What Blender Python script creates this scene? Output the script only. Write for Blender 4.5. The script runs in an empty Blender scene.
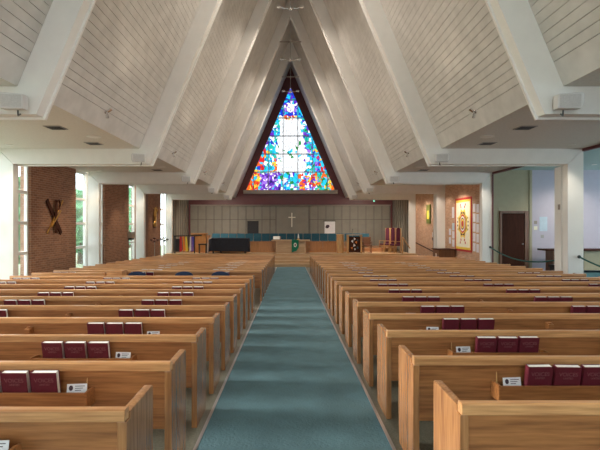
import bpy, bmesh, math, random
from mathutils import Vector, Matrix
random.seed(7)
S = bpy.context.scene
COL = S.collection
EYE = 1.73
SL = 0.0242                     # the nave floor falls gently toward the chancel

def zf(y):                      # nave floor height
    return -SL * min(max(y, -9), 25.3)

def at(px, py, y):              # a sighted direction on a surface at distance y -> point
    return Vector(((px - 290.5) * y / 450, y, EYE + (225.5 - py) * y / 450))

# ------------------------------------------------------------------ materials
def mat(name):
    m = bpy.data.materials.new(name); m.use_nodes = True
    nt = m.node_tree
    return m, nt, nt.nodes['Principled BSDF'], nt.nodes, nt.links

def plain(name, col, rough=.6, metal=0, noise=.06, nscale=8, bump=0):
    m, nt, b, N, L = mat(name)
    b.inputs['Roughness'].default_value = rough
    b.inputs['Metallic'].default_value = metal
    tc = N.new('ShaderNodeTexCoord'); nz = N.new('ShaderNodeTexNoise')
    nz.inputs['Scale'].default_value = nscale; nz.inputs['Detail'].default_value = 4
    L.new(tc.outputs['Object'], nz.inputs['Vector'])
    r = N.new('ShaderNodeValToRGB')
    r.color_ramp.elements[0].position = .3; r.color_ramp.elements[1].position = .7
    r.color_ramp.elements[0].color = tuple(c * (1 - noise) for c in col) + (1,)
    r.color_ramp.elements[1].color = tuple(min(1, c * (1 + noise)) for c in col) + (1,)
    L.new(nz.outputs['Fac'], r.inputs['Fac']); L.new(r.outputs['Color'], b.inputs['Base Color'])
    if bump:
        bp = N.new('ShaderNodeBump'); bp.inputs['Strength'].default_value = bump
        bp.inputs['Distance'].default_value = .01
        n2 = N.new('ShaderNodeTexNoise'); n2.inputs['Scale'].default_value = nscale * 14
        L.new(tc.outputs['Object'], n2.inputs['Vector'])
        L.new(n2.outputs['Fac'], bp.inputs['Height']); L.new(bp.outputs['Normal'], b.inputs['Normal'])
    return m

def wood(name, c1, c2, stretch, rough=.38, scale=1.0):
    m, nt, b, N, L = mat(name)
    tc = N.new('ShaderNodeTexCoord'); oi = N.new('ShaderNodeObjectInfo')
    add = N.new('ShaderNodeVectorMath'); add.operation = 'MULTIPLY_ADD'
    add.inputs[1].default_value = (1, 1, 1)
    cmb = N.new('ShaderNodeCombineXYZ'); mu = N.new('ShaderNodeMath'); mu.operation = 'MULTIPLY'; mu.inputs[1].default_value = 37
    L.new(oi.outputs['Random'], mu.inputs[0])
    for i in range(3): L.new(mu.outputs[0], cmb.inputs[i])
    L.new(tc.outputs['Object'], add.inputs[0]); L.new(cmb.outputs[0], add.inputs[2])
    mp = N.new('ShaderNodeMapping'); mp.inputs['Scale'].default_value = tuple(s * scale for s in stretch)
    L.new(add.outputs[0], mp.inputs['Vector'])
    n1 = N.new('ShaderNodeTexNoise'); n1.inputs['Scale'].default_value = 1.5; n1.inputs['Detail'].default_value = 6
    n1.inputs['Distortion'].default_value = .8
    n2 = N.new('ShaderNodeTexNoise'); n2.inputs['Scale'].default_value = 7; n2.inputs['Detail'].default_value = 8
    L.new(mp.outputs[0], n1.inputs['Vector']); L.new(mp.outputs[0], n2.inputs['Vector'])
    mx = N.new('ShaderNodeMix'); mx.data_type = 'FLOAT'; mx.inputs[0].default_value = .5
    L.new(n1.outputs['Fac'], mx.inputs[2]); L.new(n2.outputs['Fac'], mx.inputs[3])
    r = N.new('ShaderNodeValToRGB')
    r.color_ramp.elements[0].position = .36; r.color_ramp.elements[1].position = .64
    r.color_ramp.elements[0].color = c1 + (1,); r.color_ramp.elements[1].color = c2 + (1,)
    L.new(mx.outputs[0], r.inputs['Fac'])
    hs = N.new('ShaderNodeHueSaturation')
    mr = N.new('ShaderNodeMapRange'); mr.inputs[3].default_value = .9; mr.inputs[4].default_value = 1.1
    L.new(oi.outputs['Random'], mr.inputs[0]); L.new(mr.outputs[0], hs.inputs['Value'])
    L.new(r.outputs['Color'], hs.inputs['Color']); L.new(hs.outputs['Color'], b.inputs['Base Color'])
    b.inputs['Roughness'].default_value = rough
    b.inputs['Coat Weight'].default_value = .45 if rough < .36 else (.15 if rough < .5 else 0); b.inputs['Coat Roughness'].default_value = .22
    return m

def emit(name, col, s):
    m, nt, b, N, L = mat(name)
    b.inputs['Base Color'].default_value = (.02, .02, .02, 1)
    b.inputs['Emission Color'].default_value = tuple(col) + (1,)
    b.inputs['Emission Strength'].default_value = s
    return m

def brick_mat(name, c1, c2, mortar):
    m, nt, b, N, L = mat(name)
    tc = N.new('ShaderNodeTexCoord'); sp = N.new('ShaderNodeSeparateXYZ'); cb = N.new('ShaderNodeCombineXYZ')
    L.new(tc.outputs['Object'], sp.inputs[0]); L.new(sp.outputs['Y'], cb.inputs['X']); L.new(sp.outputs['Z'], cb.inputs['Y'])
    br = N.new('ShaderNodeTexBrick'); br.inputs['Scale'].default_value = 1
    br.inputs['Brick Width'].default_value = .21; br.inputs['Row Height'].default_value = .068
    br.inputs['Mortar Size'].default_value = .008; br.inputs['Mortar Smooth'].default_value = .3
    br.inputs['Color1'].default_value = c1 + (1,); br.inputs['Color2'].default_value = c2 + (1,)
    br.inputs['Mortar'].default_value = mortar + (1,)
    L.new(cb.outputs[0], br.inputs['Vector'])
    nz = N.new('ShaderNodeTexNoise'); nz.inputs['Scale'].default_value = 5; nz.inputs['Detail'].default_value = 5
    L.new(tc.outputs['Object'], nz.inputs['Vector'])
    mx = N.new('ShaderNodeMix'); mx.data_type = 'RGBA'; mx.blend_type = 'MULTIPLY'; mx.inputs[0].default_value = .6
    L.new(br.outputs['Color'], mx.inputs[6])
    rp = N.new('ShaderNodeValToRGB'); rp.color_ramp.elements[0].color = (.6, .6, .6, 1); rp.color_ramp.elements[1].color = (1.3, 1.25, 1.2, 1)
    L.new(nz.outputs['Fac'], rp.inputs['Fac']); L.new(rp.outputs['Color'], mx.inputs[7])
    L.new(mx.outputs[2], b.inputs['Base Color'])
    bp = N.new('ShaderNodeBump'); bp.inputs['Strength'].default_value = .8; bp.inputs['Distance'].default_value = .012
    bp.invert = True
    L.new(br.outputs['Fac'], bp.inputs['Height']); L.new(bp.outputs['Normal'], b.inputs['Normal'])
    b.inputs['Roughness'].default_value = .85
    return m

M = {}
OAK1, OAK2 = (.215, .078, .023), (.45, .185, .060)
M['oak_h'] = wood('oak_along', OAK1, OAK2, (.55, 9, 9))
M['oak_v'] = wood('oak_upright', (.26, .105, .036), (.50, .23, .085), (9, 9, .55), .25)
M['oak_rail'] = wood('oak_rail', (.42, .185, .068), (.72, .38, .155), (.5, 10, 10), .33)
M['oak_pale'] = wood('pale_oak', (.46, .29, .15), (.62, .42, .24), (.5, 8, 8), .4)
M['oak_orange'] = wood('orange_oak', (.40, .17, .05), (.54, .25, .085), (6, 6, .6), .4)
M['oak_red'] = wood('reddish_oak', (.30, .13, .05), (.44, .21, .09), (.6, 7, 7), .4)
M['dark_wood'] = wood('dark_wood', (.035, .012, .007), (.06, .02, .012), (5, 5, .6), .7)
M['brown_wood'] = wood('brown_wood', (.12, .05, .022), (.2, .085, .04), (5, 5, .6), .4)
M['white'] = plain('white_paint', (.80, .79, .75), .5, 0, .02, 3)
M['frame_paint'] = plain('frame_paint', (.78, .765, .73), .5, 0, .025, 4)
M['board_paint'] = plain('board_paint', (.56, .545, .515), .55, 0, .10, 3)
M['dark_wood'].node_tree.nodes['Principled BSDF'].inputs['Specular IOR Level'].default_value = .12
M['gap'] = plain('board_gap_dark', (.05, .045, .04), .9)
M['plaster'] = plain('ceiling_plaster', (.68, .66, .61), .9, 0, .05, 20, .3)
M['teal_plaster'] = plain('side_room_ceiling', (.45, .58, .55), .9, 0, .03, 6)
M['maroon'] = plain('maroon_paint', (.115, .028, .03), .45, 0, .08, 4)
M['taupe'] = plain('taupe_paint', (.30, .26, .22), .6, 0, .05, 5)
M['panel'] = plain('taupe_wall_panel', (.235, .215, .175), .6, 0, .06, 3)
M['panel_strip'] = plain('panel_batten', (.12, .105, .085), .6)
M['olive'] = plain('olive_wall', (.38, .345, .24), .8, 0, .03)
M['lavender'] = plain('lavender_wall', (.50, .47, .56), .8, 0, .02)
M['brick'] = brick_mat('brown_brick', (.33, .155, .085), (.22, .095, .05), (.36, .25, .18))
M['brick_lit'] = brick_mat('lit_brick', (.62, .38, .25), (.50, .28, .175), (.56, .44, .34))  # same brick as the window side, light falling on it put into the colour
M['carpet'] = plain('teal_carpet', (.086, .178, .212), .95, 0, .16, 3, .8)
M['carpet2'] = plain('side_teal_carpet', (.03, .11, .13), .95, 0, .1, 5, .6)
M['vinyl'] = plain('speckled_vinyl', (.16, .165, .13), .35, 0, .35, 60)
M['steel'] = plain('steel_strip', (.62, .62, .64), .3, .9, .03)
M['chrome'] = plain('chrome', (.75, .75, .76), .18, 1, .02)
M['black'] = plain('black_metal', (.02, .02, .022), .4, 0, .1)
M['grey'] = plain('grey_plastic', (.35, .35, .34), .5)
M['speaker'] = plain('speaker_white', (.62, .61, .60), .5, 0, .03)
M['mesh_grey'] = plain('speaker_grille', (.50, .49, .48), .7, 0, .1, 90)
M['hymnal'] = plain('maroon_cover', (.115, .010, .022), .42, 0, .10, 30)
M['page'] = plain('book_page', (.80, .78, .72), .8, 0, .08, 60)
M['foil'] = plain('cover_lettering', (.22, .09, .09), .35, 0, .05)
M['card'] = plain('white_card', (.78, .76, .76), .7, 0, .04)
M['ink'] = plain('printed_dark', (.06, .03, .04), .7)
M['navy'] = plain('navy_fabric', (.012, .028, .075), .85, 0, .15, 20)
M['cover'] = plain('black_quilt', (.010, .012, .022), .75, 0, .3, 12, .6)
M['teal_fabric'] = plain('teal_fabric', (.022, .095, .135), .85, 0, .12, 12)
M['green_cloth'] = plain('green_cloth', (.0, .16, .09), .8, 0, .08)
M['purple'] = plain('plum_velvet', (.10, .008, .035), .7, 0, .12, 12)
M['gold'] = plain('gilded_metal', (.75, .48, .14), .3, .9, .1)
M['pale_metal'] = plain('pale_metal', (.80, .74, .60), .4, .3, .03)
M['gold_wood'] = wood('honey_wood', (.42, .22, .08), (.6, .36, .15), (6, 6, .6))
M['rope'] = plain('green_rope', (.01, .07, .06), .8, 0, .2, 60)
M['paper'] = plain('white_paper', (.72, .73, .80), .8, 0, .08, 30)
M['bluepaper'] = plain('pale_blue_paper', (.50, .62, .72), .8, 0, .05)
M['red'] = plain('red_cloth', (.50, .02, .03), .7, 0, .05)
M['yellow'] = plain('yellow_cloth', (.85, .62, .08), .7, 0, .05)
M['cream'] = plain('cream_cloth', (.84, .81, .64), .8, 0, .05)
M['orange'] = plain('orange_cloth', (.8, .22, .03), .7, 0, .05)
M['blue'] = plain('blue_cloth', (.05, .08, .5), .7, 0, .05)
M['violet'] = plain('violet_cloth', (.25, .15, .5), .7, 0, .05)
M['white_cloth'] = plain('white_cloth', (.75, .75, .75), .8, 0, .03)
M['foliage'] = plain('foliage', (.13, .34, .16), .8, 0, .4, 4)
M['grass'] = plain('lawn', (.17, .22, .13), .95, 0, .2, 2)
M['bark'] = plain('bark', (.12, .08, .05), .9)
M['lamp_on'] = emit('lamp_lens', (1, .93, .8), 6)
M['sconce_on'] = emit('sconce_glass', (1, .62, .05), .8)
M['sconce_green'] = plain('sconce_green_glass', (.13, .16, .02), .3)
g, nt, b, N, L = mat('window_glass')
b.inputs['Roughness'].default_value = .02; b.inputs['Alpha'].default_value = .12
b.inputs['Base Color'].default_value = (.8, .9, .9, 1)
M['glass'] = g

# ------------------------------------------------------------------ mesh helpers
class MB:
    def __init__(s): s.v = []; s.f = []; s.mi = []
    def poly(s, pts, faces, m=0):
        o = len(s.v); s.v += [tuple(p) for p in pts]
        s.f += [tuple(i + o for i in f) for f in faces]; s.mi += [m] * len(faces); return s
    def box(s, x0, x1, y0, y1, z0, z1, m=0, mtx=None):
        p = [Vector((x, y, z)) for z in (z0, z1) for (x, y) in ((x0, y0), (x1, y0), (x1, y1), (x0, y1))]
        if mtx: p = [mtx @ q for q in p]
        return s.poly(p, [(0, 3, 2, 1), (4, 5, 6, 7), (0, 1, 5, 4), (1, 2, 6, 5), (2, 3, 7, 6), (3, 0, 4, 7)], m)
    def prism(s, pts2, a0, a1, axis='y', m=0):
        """convex or simple outline extruded along an axis; pts2 are the two other coordinates"""
        n = len(pts2)
        def mk(p, a):
            return {'y': (p[0], a, p[1]), 'x': (a, p[0], p[1]), 'z': (p[0], p[1], a)}[axis]
        pts = [mk(p, a0) for p in pts2] + [mk(p, a1) for p in pts2]
        fs = [tuple(range(n)), tuple(range(2 * n - 1, n - 1, -1))]
        fs += [(i, i + n, (i + 1) % n + n, (i + 1) % n) for i in range(n)]
        return s.poly(pts, fs, m)
    def tube(s, path, r, seg=10, m=0):
        path = [Vector(p) for p in path]; n = len(path)
        rs = r if isinstance(r, (list, tuple)) else [r] * n
        rings = []
        for i, p in enumerate(path):
            d = (path[min(i + 1, n - 1)] - path[max(i - 1, 0)]).normalized()
            u = d.cross(Vector((0, 0, 1)) if abs(d.z) < .9 else Vector((1, 0, 0))).normalized(); w = d.cross(u)
            rings.append([p + (u * math.cos(2 * math.pi * k / seg) + w * math.sin(2 * math.pi * k / seg)) * rs[i] for k in range(seg)])
        pts = [q for ring in rings for q in ring]; fs = []
        for i in range(n - 1):
            for k in range(seg):
                k2 = (k + 1) % seg
                fs.append((i * seg + k, i * seg + k2, (i + 1) * seg + k2, (i + 1) * seg + k))
        fs.append(tuple(range(seg - 1, -1, -1))); fs.append(tuple((n - 1) * seg + k for k in range(seg)))
        return s.poly(pts, fs, m)
    def lathe(s, prof, c=(0, 0, 0), seg=20, m=0):
        """profile [(r,z)...] turned about z"""
        pts = []; fs = []
        for (r, z) in prof:
            for k in range(seg):
                a = 2 * math.pi * k / seg; pts.append((c[0] + r * math.cos(a), c[1] + r * math.sin(a), c[2] + z))
        for i in range(len(prof) - 1):
            for k in range(seg):
                k2 = (k + 1) % seg; fs.append((i * seg + k, i * seg + k2, (i + 1) * seg + k2, (i + 1) * seg + k))
        fs.append(tuple(range(seg - 1, -1, -1))); fs.append(tuple((len(prof) - 1) * seg + k for k in range(seg)))
        return s.poly(pts, fs, m)
    def ball(s, c, r, seg=14, m=0, sc=(1, 1, 1)):
        n = seg // 2; prof = [(max(1e-4, r * math.sin(math.pi * i / n)), -r * math.cos(math.pi * i / n)) for i in range(n + 1)]
        o = len(s.v); s.lathe(prof, (0, 0, 0), seg, m)
        s.v[o:] = [(c[0] + p[0] * sc[0], c[1] + p[1] * sc[1], c[2] + p[2] * sc[2]) for p in s.v[o:]]
        return s
    def build(s, name, mats, parent=None, bevel=0, smooth=False, seg=2):
        me = bpy.data.meshes.new(name); me.from_pydata(s.v, [], s.f)
        if not isinstance(mats, (list, tuple)): mats = [mats]
        for m_ in mats: me.materials.append(m_)
        me.polygons.foreach_set('material_index', s.mi)
        bm = bmesh.new(); bm.from_mesh(me)
        bmesh.ops.recalc_face_normals(bm, faces=bm.faces)
        if bevel:
            bmesh.ops.bevel(bm, geom=[e for e in bm.edges if e.calc_face_angle(0) > .5], offset=bevel, segments=seg, affect='EDGES', profile=.6)
        bm.to_mesh(me); bm.free()
        if smooth:
            me.polygons.foreach_set('use_smooth', [True] * len(me.polygons))
            try: me.set_sharp_from_angle(angle=math.radians(40))
            except Exception: pass
        o = bpy.data.objects.new(name, me); COL.objects.link(o)
        if parent: o.parent = parent
        return o

def empty(name, loc, rz=0):
    o = bpy.data.objects.new(name, None); COL.objects.link(o); o.empty_display_size = .2
    o.location = loc; o.rotation_euler = (0, 0, rz); return o
def tag(o, label, cat, group=None, kind=None):
    o['label'] = label; o['category'] = cat
    if group: o['group'] = group
    if kind: o['kind'] = kind
    return o
def struct(o, label, cat):
    o['kind'] = 'structure'; o['label'] = label; o['category'] = cat; return o
def copy_tree(o, parent=None):
    c = o.copy(); COL.objects.link(c); c.parent = parent
    for ch in list(KIDS.get(o, [])) or [k for k in o.children]: copy_tree(ch, c)
    return c
KIDS = {}
ORD = ['first', 'second', 'third', 'fourth', 'fifth', 'sixth', 'seventh', 'eighth', 'ninth', 'tenth', 'eleventh', 'twelfth',
       'thirteenth', 'fourteenth', 'fifteenth', 'sixteenth', 'seventeenth', 'eighteenth', 'nineteenth', 'twentieth', 'twenty-first',
       'twenty-second', 'twenty-third']
SIDE = {-1: 'window-side', 1: 'rope-side'}

# ------------------------------------------------------------------ shell numbers
FOOT_X, FOOT_H = 3.6, EYE + 1.577
SLOPE = 2.4
PAN = 4.03
CEIL = EYE + 1.97
CI, CO = 7.10, 7.50            # column inner / outer face
WALLX = 7.5
YF = [6.6 + 5.15 * k for k in range(-2, 5)]   # far face of each roof frame: -3.7 ... 27.2
TH = .23
BACK = 31.8
APEX_IN = FOOT_H + FOOT_X * SLOPE
APEX_OUT = FOOT_H + PAN * SLOPE
def xin(z): return FOOT_X - (z - FOOT_H) / SLOPE
def xpan(z): return PAN - (z - FOOT_H) / SLOPE

# floors
f = MB()
f.poly([(-9.5, -9, zf(-9)), (7.47, -9, zf(-9)), (7.47, 25.3, zf(25.3)), (-9.5, 25.3, zf(25.3)),
        (-9.5, -9, -1.2), (7.47, -9, -1.2), (7.47, 25.3, -1.2), (-9.5, 25.3, -1.2)],
       [(0, 1, 2, 3), (7, 6, 5, 4), (0, 4, 5, 1), (1, 5, 6, 2), (2, 6, 7, 3), (3, 7, 4, 0)])
struct(f.build('floor', M['vinyl']), 'speckled grey green floor under the pews', 'floor')
f = MB().box(7.475, 16, -9, 24, -.5, 0)
struct(f.build('floor', M['carpet2']), 'teal carpeted floor of the side room', 'floor')
c = MB()
n = 40
for i in range(n):
    y0, y1 = -6 + i * 31.29 / n, -6 + (i + 1) * 31.29 / n
    c.poly([(-.757, y0, zf(y0) + .012), (.822, y0, zf(y0) + .012), (.822, y1, zf(y1) + .012), (-.757, y1, zf(y1) + .012)], [(0, 1, 2, 3)])
c.poly([(-.757, -6, zf(-6) + .012), (-.757, 25.29, zf(25.29) + .012), (-.757, 25.29, zf(25.29) - .01), (-.757, -6, zf(-6) - .01)], [(0, 1, 2, 3)])
tag(c.build('aisle_carpet', M['carpet']), 'teal carpet runner along the centre aisle', 'carpet')
for sx, x0, x1 in ((-1, -.785, -.757), (1, .822, .85)):
    t = MB()
    t.poly([(x0, -6, zf(-6)), (x1, -6, zf(-6)), (x1, 25.29, zf(25.29)), (x0, 25.29, zf(25.29)),
            (x0, -6, zf(-6) + .016), (x1, -6, zf(-6) + .016), (x1, 25.29, zf(25.29) + .016), (x0, 25.29, zf(25.29) + .016)],
           [(3, 2, 1, 0), (4, 5, 6, 7), (0, 1, 5, 4), (1, 2, 6, 5), (2, 3, 7, 6), (3, 0, 4, 7)])
    struct(t.build('trim_1' if sx < 0 else 'trim_2', M['steel']), 'bright metal strip edging the aisle carpet, %s' % SIDE[sx], 'trim')

# stage steps
for k in range(4):
    s_ = MB().box(-7.44, 7.44, 25.3 + .35 * k, 32 if k == 3 else 25.3 + .35 * (k + 1), -1.2, -.61 + .17 * (k + 1) - .03)
    s_.box(-7.44, 7.44, 25.3 + .35 * k - .025, 32 if k == 3 else 25.3 + .35 * (k + 1), -.61 + .17 * (k + 1) - .03, -.61 + .17 * (k + 1))
    o = s_.build('chancel_step' if k < 3 else 'chancel_floor', M['oak_pale']); struct(o, 'pale wooden chancel %s' % (['lowest step', 'second step', 'third step', 'platform floor'][k]), 'step')
STG = .07
struct(MB().box(-6.6, 6.6, 28.55, BACK - .01, STG, .30).build('chancel_riser', M['oak_red']), 'raised platform under the choir seats', 'platform')

# roof frames: rafter and beam cut from one outline, columns mitred to them
def frame_outline(sx, d):
    """inner edge moved in by d (lip)"""
    a = FOOT_H - d; x0 = FOOT_X - d * .6
    return [(sx * x0, a), (sx * CI, a), (sx * CO, CEIL), (sx * xpan(CEIL), CEIL), (0, APEX_OUT), (0, a + x0 * SLOPE)]
for k, yf in enumerate(YF):
    for sx in (-1, 1):
        bayname = ORD[k] if k > 1 else ORD[k]
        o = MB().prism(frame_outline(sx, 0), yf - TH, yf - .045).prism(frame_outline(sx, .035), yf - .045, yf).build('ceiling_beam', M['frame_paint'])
        struct(o, 'white painted rafter and aisle beam, %s, %s from the chancel' % (SIDE[sx], ORD[6 - k]), 'beam')
        zb = -1.0
        g_ = .008
        o = MB().prism([(sx * (CI + g_ * .3), FOOT_H - g_), (sx * (CI + g_ * .3), zb), (sx * CO, zb), (sx * CO, CEIL - g_ * 1.3)], yf - TH, yf).build('column', M['white'])
        struct(o, 'white painted column under the aisle beam, %s, %s from the chancel' % (SIDE[sx], ORD[6 - k]), 'column')

# sloped boarded ceilings and flat aisle ceilings, bay by bay
edges = [-8.5] + YF + [BACK]
for k in range(len(edges) - 1):
    y0 = edges[k]; y1 = edges[k + 1]
    ya, yb = y0, y1 - .002
    for sx in (-1, 1):
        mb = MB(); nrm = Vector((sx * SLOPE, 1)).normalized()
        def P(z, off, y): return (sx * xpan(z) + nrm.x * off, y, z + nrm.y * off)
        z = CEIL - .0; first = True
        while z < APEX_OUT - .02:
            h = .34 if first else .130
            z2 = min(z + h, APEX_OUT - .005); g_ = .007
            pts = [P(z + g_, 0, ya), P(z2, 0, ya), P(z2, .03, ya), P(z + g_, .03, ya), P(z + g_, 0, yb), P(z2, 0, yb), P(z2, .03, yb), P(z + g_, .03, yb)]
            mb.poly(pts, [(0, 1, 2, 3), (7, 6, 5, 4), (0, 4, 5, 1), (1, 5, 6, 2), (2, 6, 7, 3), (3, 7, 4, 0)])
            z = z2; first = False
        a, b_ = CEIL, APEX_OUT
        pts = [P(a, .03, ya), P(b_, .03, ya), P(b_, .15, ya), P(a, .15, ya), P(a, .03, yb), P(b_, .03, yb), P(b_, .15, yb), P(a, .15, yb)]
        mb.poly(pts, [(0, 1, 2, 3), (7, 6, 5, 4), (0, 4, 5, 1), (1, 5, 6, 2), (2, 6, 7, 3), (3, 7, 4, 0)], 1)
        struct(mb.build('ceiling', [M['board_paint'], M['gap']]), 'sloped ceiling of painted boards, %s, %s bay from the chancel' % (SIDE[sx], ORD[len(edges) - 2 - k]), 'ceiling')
        xa, xb = sx * xpan(CEIL), sx * (WALLX + .25)
        lowx = CEIL
        o = MB().box(min(xa, xb), max(xa, xb), ya, yb, lowx + .003, lowx + .15).build('ceiling', M['plaster'])
        struct(o, 'flat plaster aisle ceiling, %s, %s bay from the chancel' % (SIDE[sx], ORD[len(edges) - 2 - k]), 'ceiling')

# chancel back wall, gable and window
WB, WT, WH = EYE + 2.51, EYE + 9.79, 3.14   # window base height, apex height, half width
gb = MB()
y0, y1 = BACK, BACK + .3
tb = EYE + 2.51
# gable: pieces around the triangular opening
gx = 3.6 + .55
def gable(ya, yb, m):
    gb.prism([(-7.5, EYE + 1.47), (7.5, EYE + 1.47), (7.5, WB), (-7.5, WB)], ya, yb)
    for sx in (-1, 1):
        gb.prism([(sx * WH, WB), (sx * 7.5, WB), (sx * 7.5, CEIL + 2.3), (sx * 3.5, CEIL + 2.3), (0, APEX_OUT + .2), (0, WT)], ya, yb)
gable(y0, y1, 0)
struct(gb.build('wall_back', M['maroon']), 'maroon gable wall around the stained glass window', 'wall')
struct(MB().box(-7.5, 7.5, BACK + .01, BACK + .3, -.2, EYE + 1.47).build('wall_back', M['panel']), 'taupe panelled back wall behind the choir', 'wall')
struct(MB().box(-3.32, 3.32, BACK - .16, BACK - .003, EYE + 2.24, EYE + 2.50).build('trim_3', M['taupe']), 'taupe sill below the stained glass window', 'trim')
struct(MB().box(-7.18, 7.18, BACK - .12, BACK - .003, EYE + 1.47, EYE + 1.86).build('trim_4', M['maroon']), 'maroon beam along the top of the back wall', 'trim')
struct(MB().box(-7.18, 7.18, BACK - .07, BACK - .003, EYE + 1.40, EYE + 1.467).build('trim_5', M['taupe']), 'thin taupe strip under the maroon beam', 'trim')
bt = MB()
hz1, hz2 = EYE + .42, EYE + 1.38
xs = [-7.1 + .565 * i for i in range(26)]
for x in xs:
    if -1.02 < x < 1.30: continue
    bt.box(x - .018, x + .018, BACK - .025, BACK + .009, .31, hz2)
bt.box(-7.1, -1.03, BACK - .022, BACK + .009, hz1 - .018, hz1 + .018); bt.box(1.33, 7.1, BACK - .022, BACK + .009, hz1 - .018, hz1 + .018)
bt.box(-1.05, -1.0, BACK - .03, BACK + .009, .31, hz2); bt.box(1.28, 1.33, BACK - .03, BACK + .009, .31, hz2)
struct(bt.build('trim_6', M['panel_strip']), 'dark batten grid on the back wall', 'trim')
for sx in (-1, 1):
    w = MB().box(min(sx * 7.2, sx * 7.5), max(sx * 7.2, sx * 7.5), 27.21, BACK + .0, STG, CEIL)
    struct(w.build('wall_left' if sx < 0 else 'wall_right', M['panel']), 'taupe side wall of the chancel, %s' % SIDE[sx], 'wall')
    w = MB()
    for j in range(7): 
        y = 27.6 + .6 * j; w.box(min(sx * 7.17, sx * 7.199), max(sx * 7.17, sx * 7.199), y - .02, y + .02, STG, EYE + 1.9)
    struct(w.build('trim_7' if sx < 0 else 'trim_8', M['panel_strip']), 'battens on the chancel side wall, %s' % SIDE[sx], 'trim')
    w = MB().box(min(sx * 7.06, sx * 7.165), max(sx * 7.06, sx * 7.165), BACK - .13, BACK - .03, STG + .23, EYE + 1.46)
    struct(w.build('trim_9' if sx < 0 else 'trim_10', M['maroon']), 'maroon corner post of the back wall, %s' % SIDE[sx], 'trim')

# stained glass: irregular pieces, coloured by region, their glow stands in for daylight behind
PAL = {'w': ((.92, .96, 1), .74), 'pw': ((.50, .72, 1), .7), 'c': ((.01, .58, .92), .72), 't': ((.01, .58, .45), .6), 'b': ((.01, .05, .68), .62),
       'd': ((.01, .012, .20), .5), 'p': ((.14, .02, .55), .66), 'v': ((.36, .16, .80), .7), 'r': ((.80, .012, .015), .62), 'o': ((.95, .13, .01), .68), 'y': ((1, .62, .04), .7), 'g': ((.01, .32, .06), .55)}
keys = list(PAL)
gm = [emit('stained_glass_' + k, PAL[k][0], PAL[k][1]) for k in keys]
def pick(px, py):
    k_ = (round(px / 3.4), round((py + (px * .9 if py > 172 else 0)) / 4.2))
    if random.random() < .62 and k_ in SEEN: return SEEN[k_]
    v = pick0(px, py); SEEN[k_] = v; return v
SEEN = {}
def pick0(px, py):
    u = (px - 290.5); hw = (py - 87) / 2.31
    rel = abs(u) / max(hw, 1)
    r = random.random
    def ch(s_): return random.choice(s_)
    if math.hypot(u, (py - 107)) < 5.2: return ch('wwwww' + 'p') 
    if 5.2 <= math.hypot(u, py - 107) < 6.6: return ch('bpv')
    if py < 101: return ch('ccbbbpct')
    if 115 < py < 119.5 and abs(u) < 6: return ch('rroowy')
    if py < 119: return ch('bbcpccbt')
    if py > 172.5:
        if u < -31: return ch('rroyyoc')
        if u < -10: return ch('pppvvwwcpd')
        if u < 8: return ch('cccbtwpwg')
        if u < 26: return ch('oorwypvwc')
        return ch('ccyoogtr')
    if rel > .80: return ch('ccrroycb') if py > 150 else ch('ccbbptcw')
    if abs(u) < 11 + (py - 119) * .06: return ch('wwwwwwwwwwwww' + ('cg' if 140 < py < 160 else 'w'))
    if rel > .55:
        return ch('cctwwpbvg') if u > 0 else ch('ccctwwtb')
    if 14 < u < 22 and 138 < py < 150: return ch('ppvb')
    if -26 < u < -13 and 155 < py < 172: return ch('ooytpc')
    return ch('wwwwwwpccwwwt' + ('w' if u < 0 else 'g'))
sg = MB(); nx, nz = 46, 54
W2, H2 = WH + .2, WT - WB + .1
pt = {}
for i in range(nx + 1):
    for j in range(nz + 1):
        jx = (random.random() - .5) * .9 if 0 < i < nx else 0; jz = (random.random() - .5) * .9 if 0 < j < nz else 0
        pt[i, j] = (-W2 + (i + jx) * 2 * W2 / nx, WB - .03 + (j + jz) * H2 / nz)
for i in range(nx):
    for j in range(nz):
        q = [pt[i, j], pt[i + 1, j], pt[i + 1, j + 1], pt[i, j + 1]]
        tris = [(0, 1, 2), (0, 2, 3)] if random.random() < .5 else [(0, 1, 3), (1, 2, 3)]
        for t in tris:
            tp = [q[a] for a in t]; cx = sum(p[0] for p in tp) / 3; cz = sum(p[1] for p in tp) / 3
            if cz > WT or abs(cx) > (WT - cz) / (WT - WB) * WH + .06: continue
            px, py = 290.5 + cx * 450 / BACK, 225.5 - (cz - EYE) * 450 / BACK
            sg.poly([(p[0], BACK + .12, p[1]) for p in tp], [(0, 1, 2)], keys.index(pick(px, py)))
win = empty('window_1', (0, 0, 0)); struct(win, 'tall triangular stained glass window in the gable', 'window')
o = sg.build('glass_pane', gm, win)
ld = MB()
for j in range(1, 6):
    z = WB + 1.278 * j; hw = (WT - z) / (WT - WB) * WH
    ld.box(-hw, hw, BACK + .085, BACK + .115, z - .034, z + .034)
for x in (-2.62, -1.57, -.523, .523, 1.57, 2.62):
    zt = WT - abs(x) / WH * (WT - WB)
    ld.box(x - .026, x + .026, BACK + .09, BACK + .115, WB, zt)
ld.build('glazing_bar', M['grey'], win)
# fine leading between the pieces
fl = MB()
for i in range(nx + 1):
    for j in range(nz):
        if random.random() < .55:
            a, b_ = pt[i, j], pt[i, j + 1]
            if max(abs(a[0]) - (WT - a[1]) / (WT - WB) * WH, abs(b_[0]) - (WT - b_[1]) / (WT - WB) * WH) > -.02 or a[1] < WB or b_[1] > WT: continue
            fl.poly([(a[0] - .011, BACK + .116, a[1]), (a[0] + .011, BACK + .116, a[1]), (b_[0] + .011, BACK + .116, b_[1]), (b_[0] - .011, BACK + .116, b_[1])], [(0, 1, 2, 3)])
fl.build('leading', M['black'], win)

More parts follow.
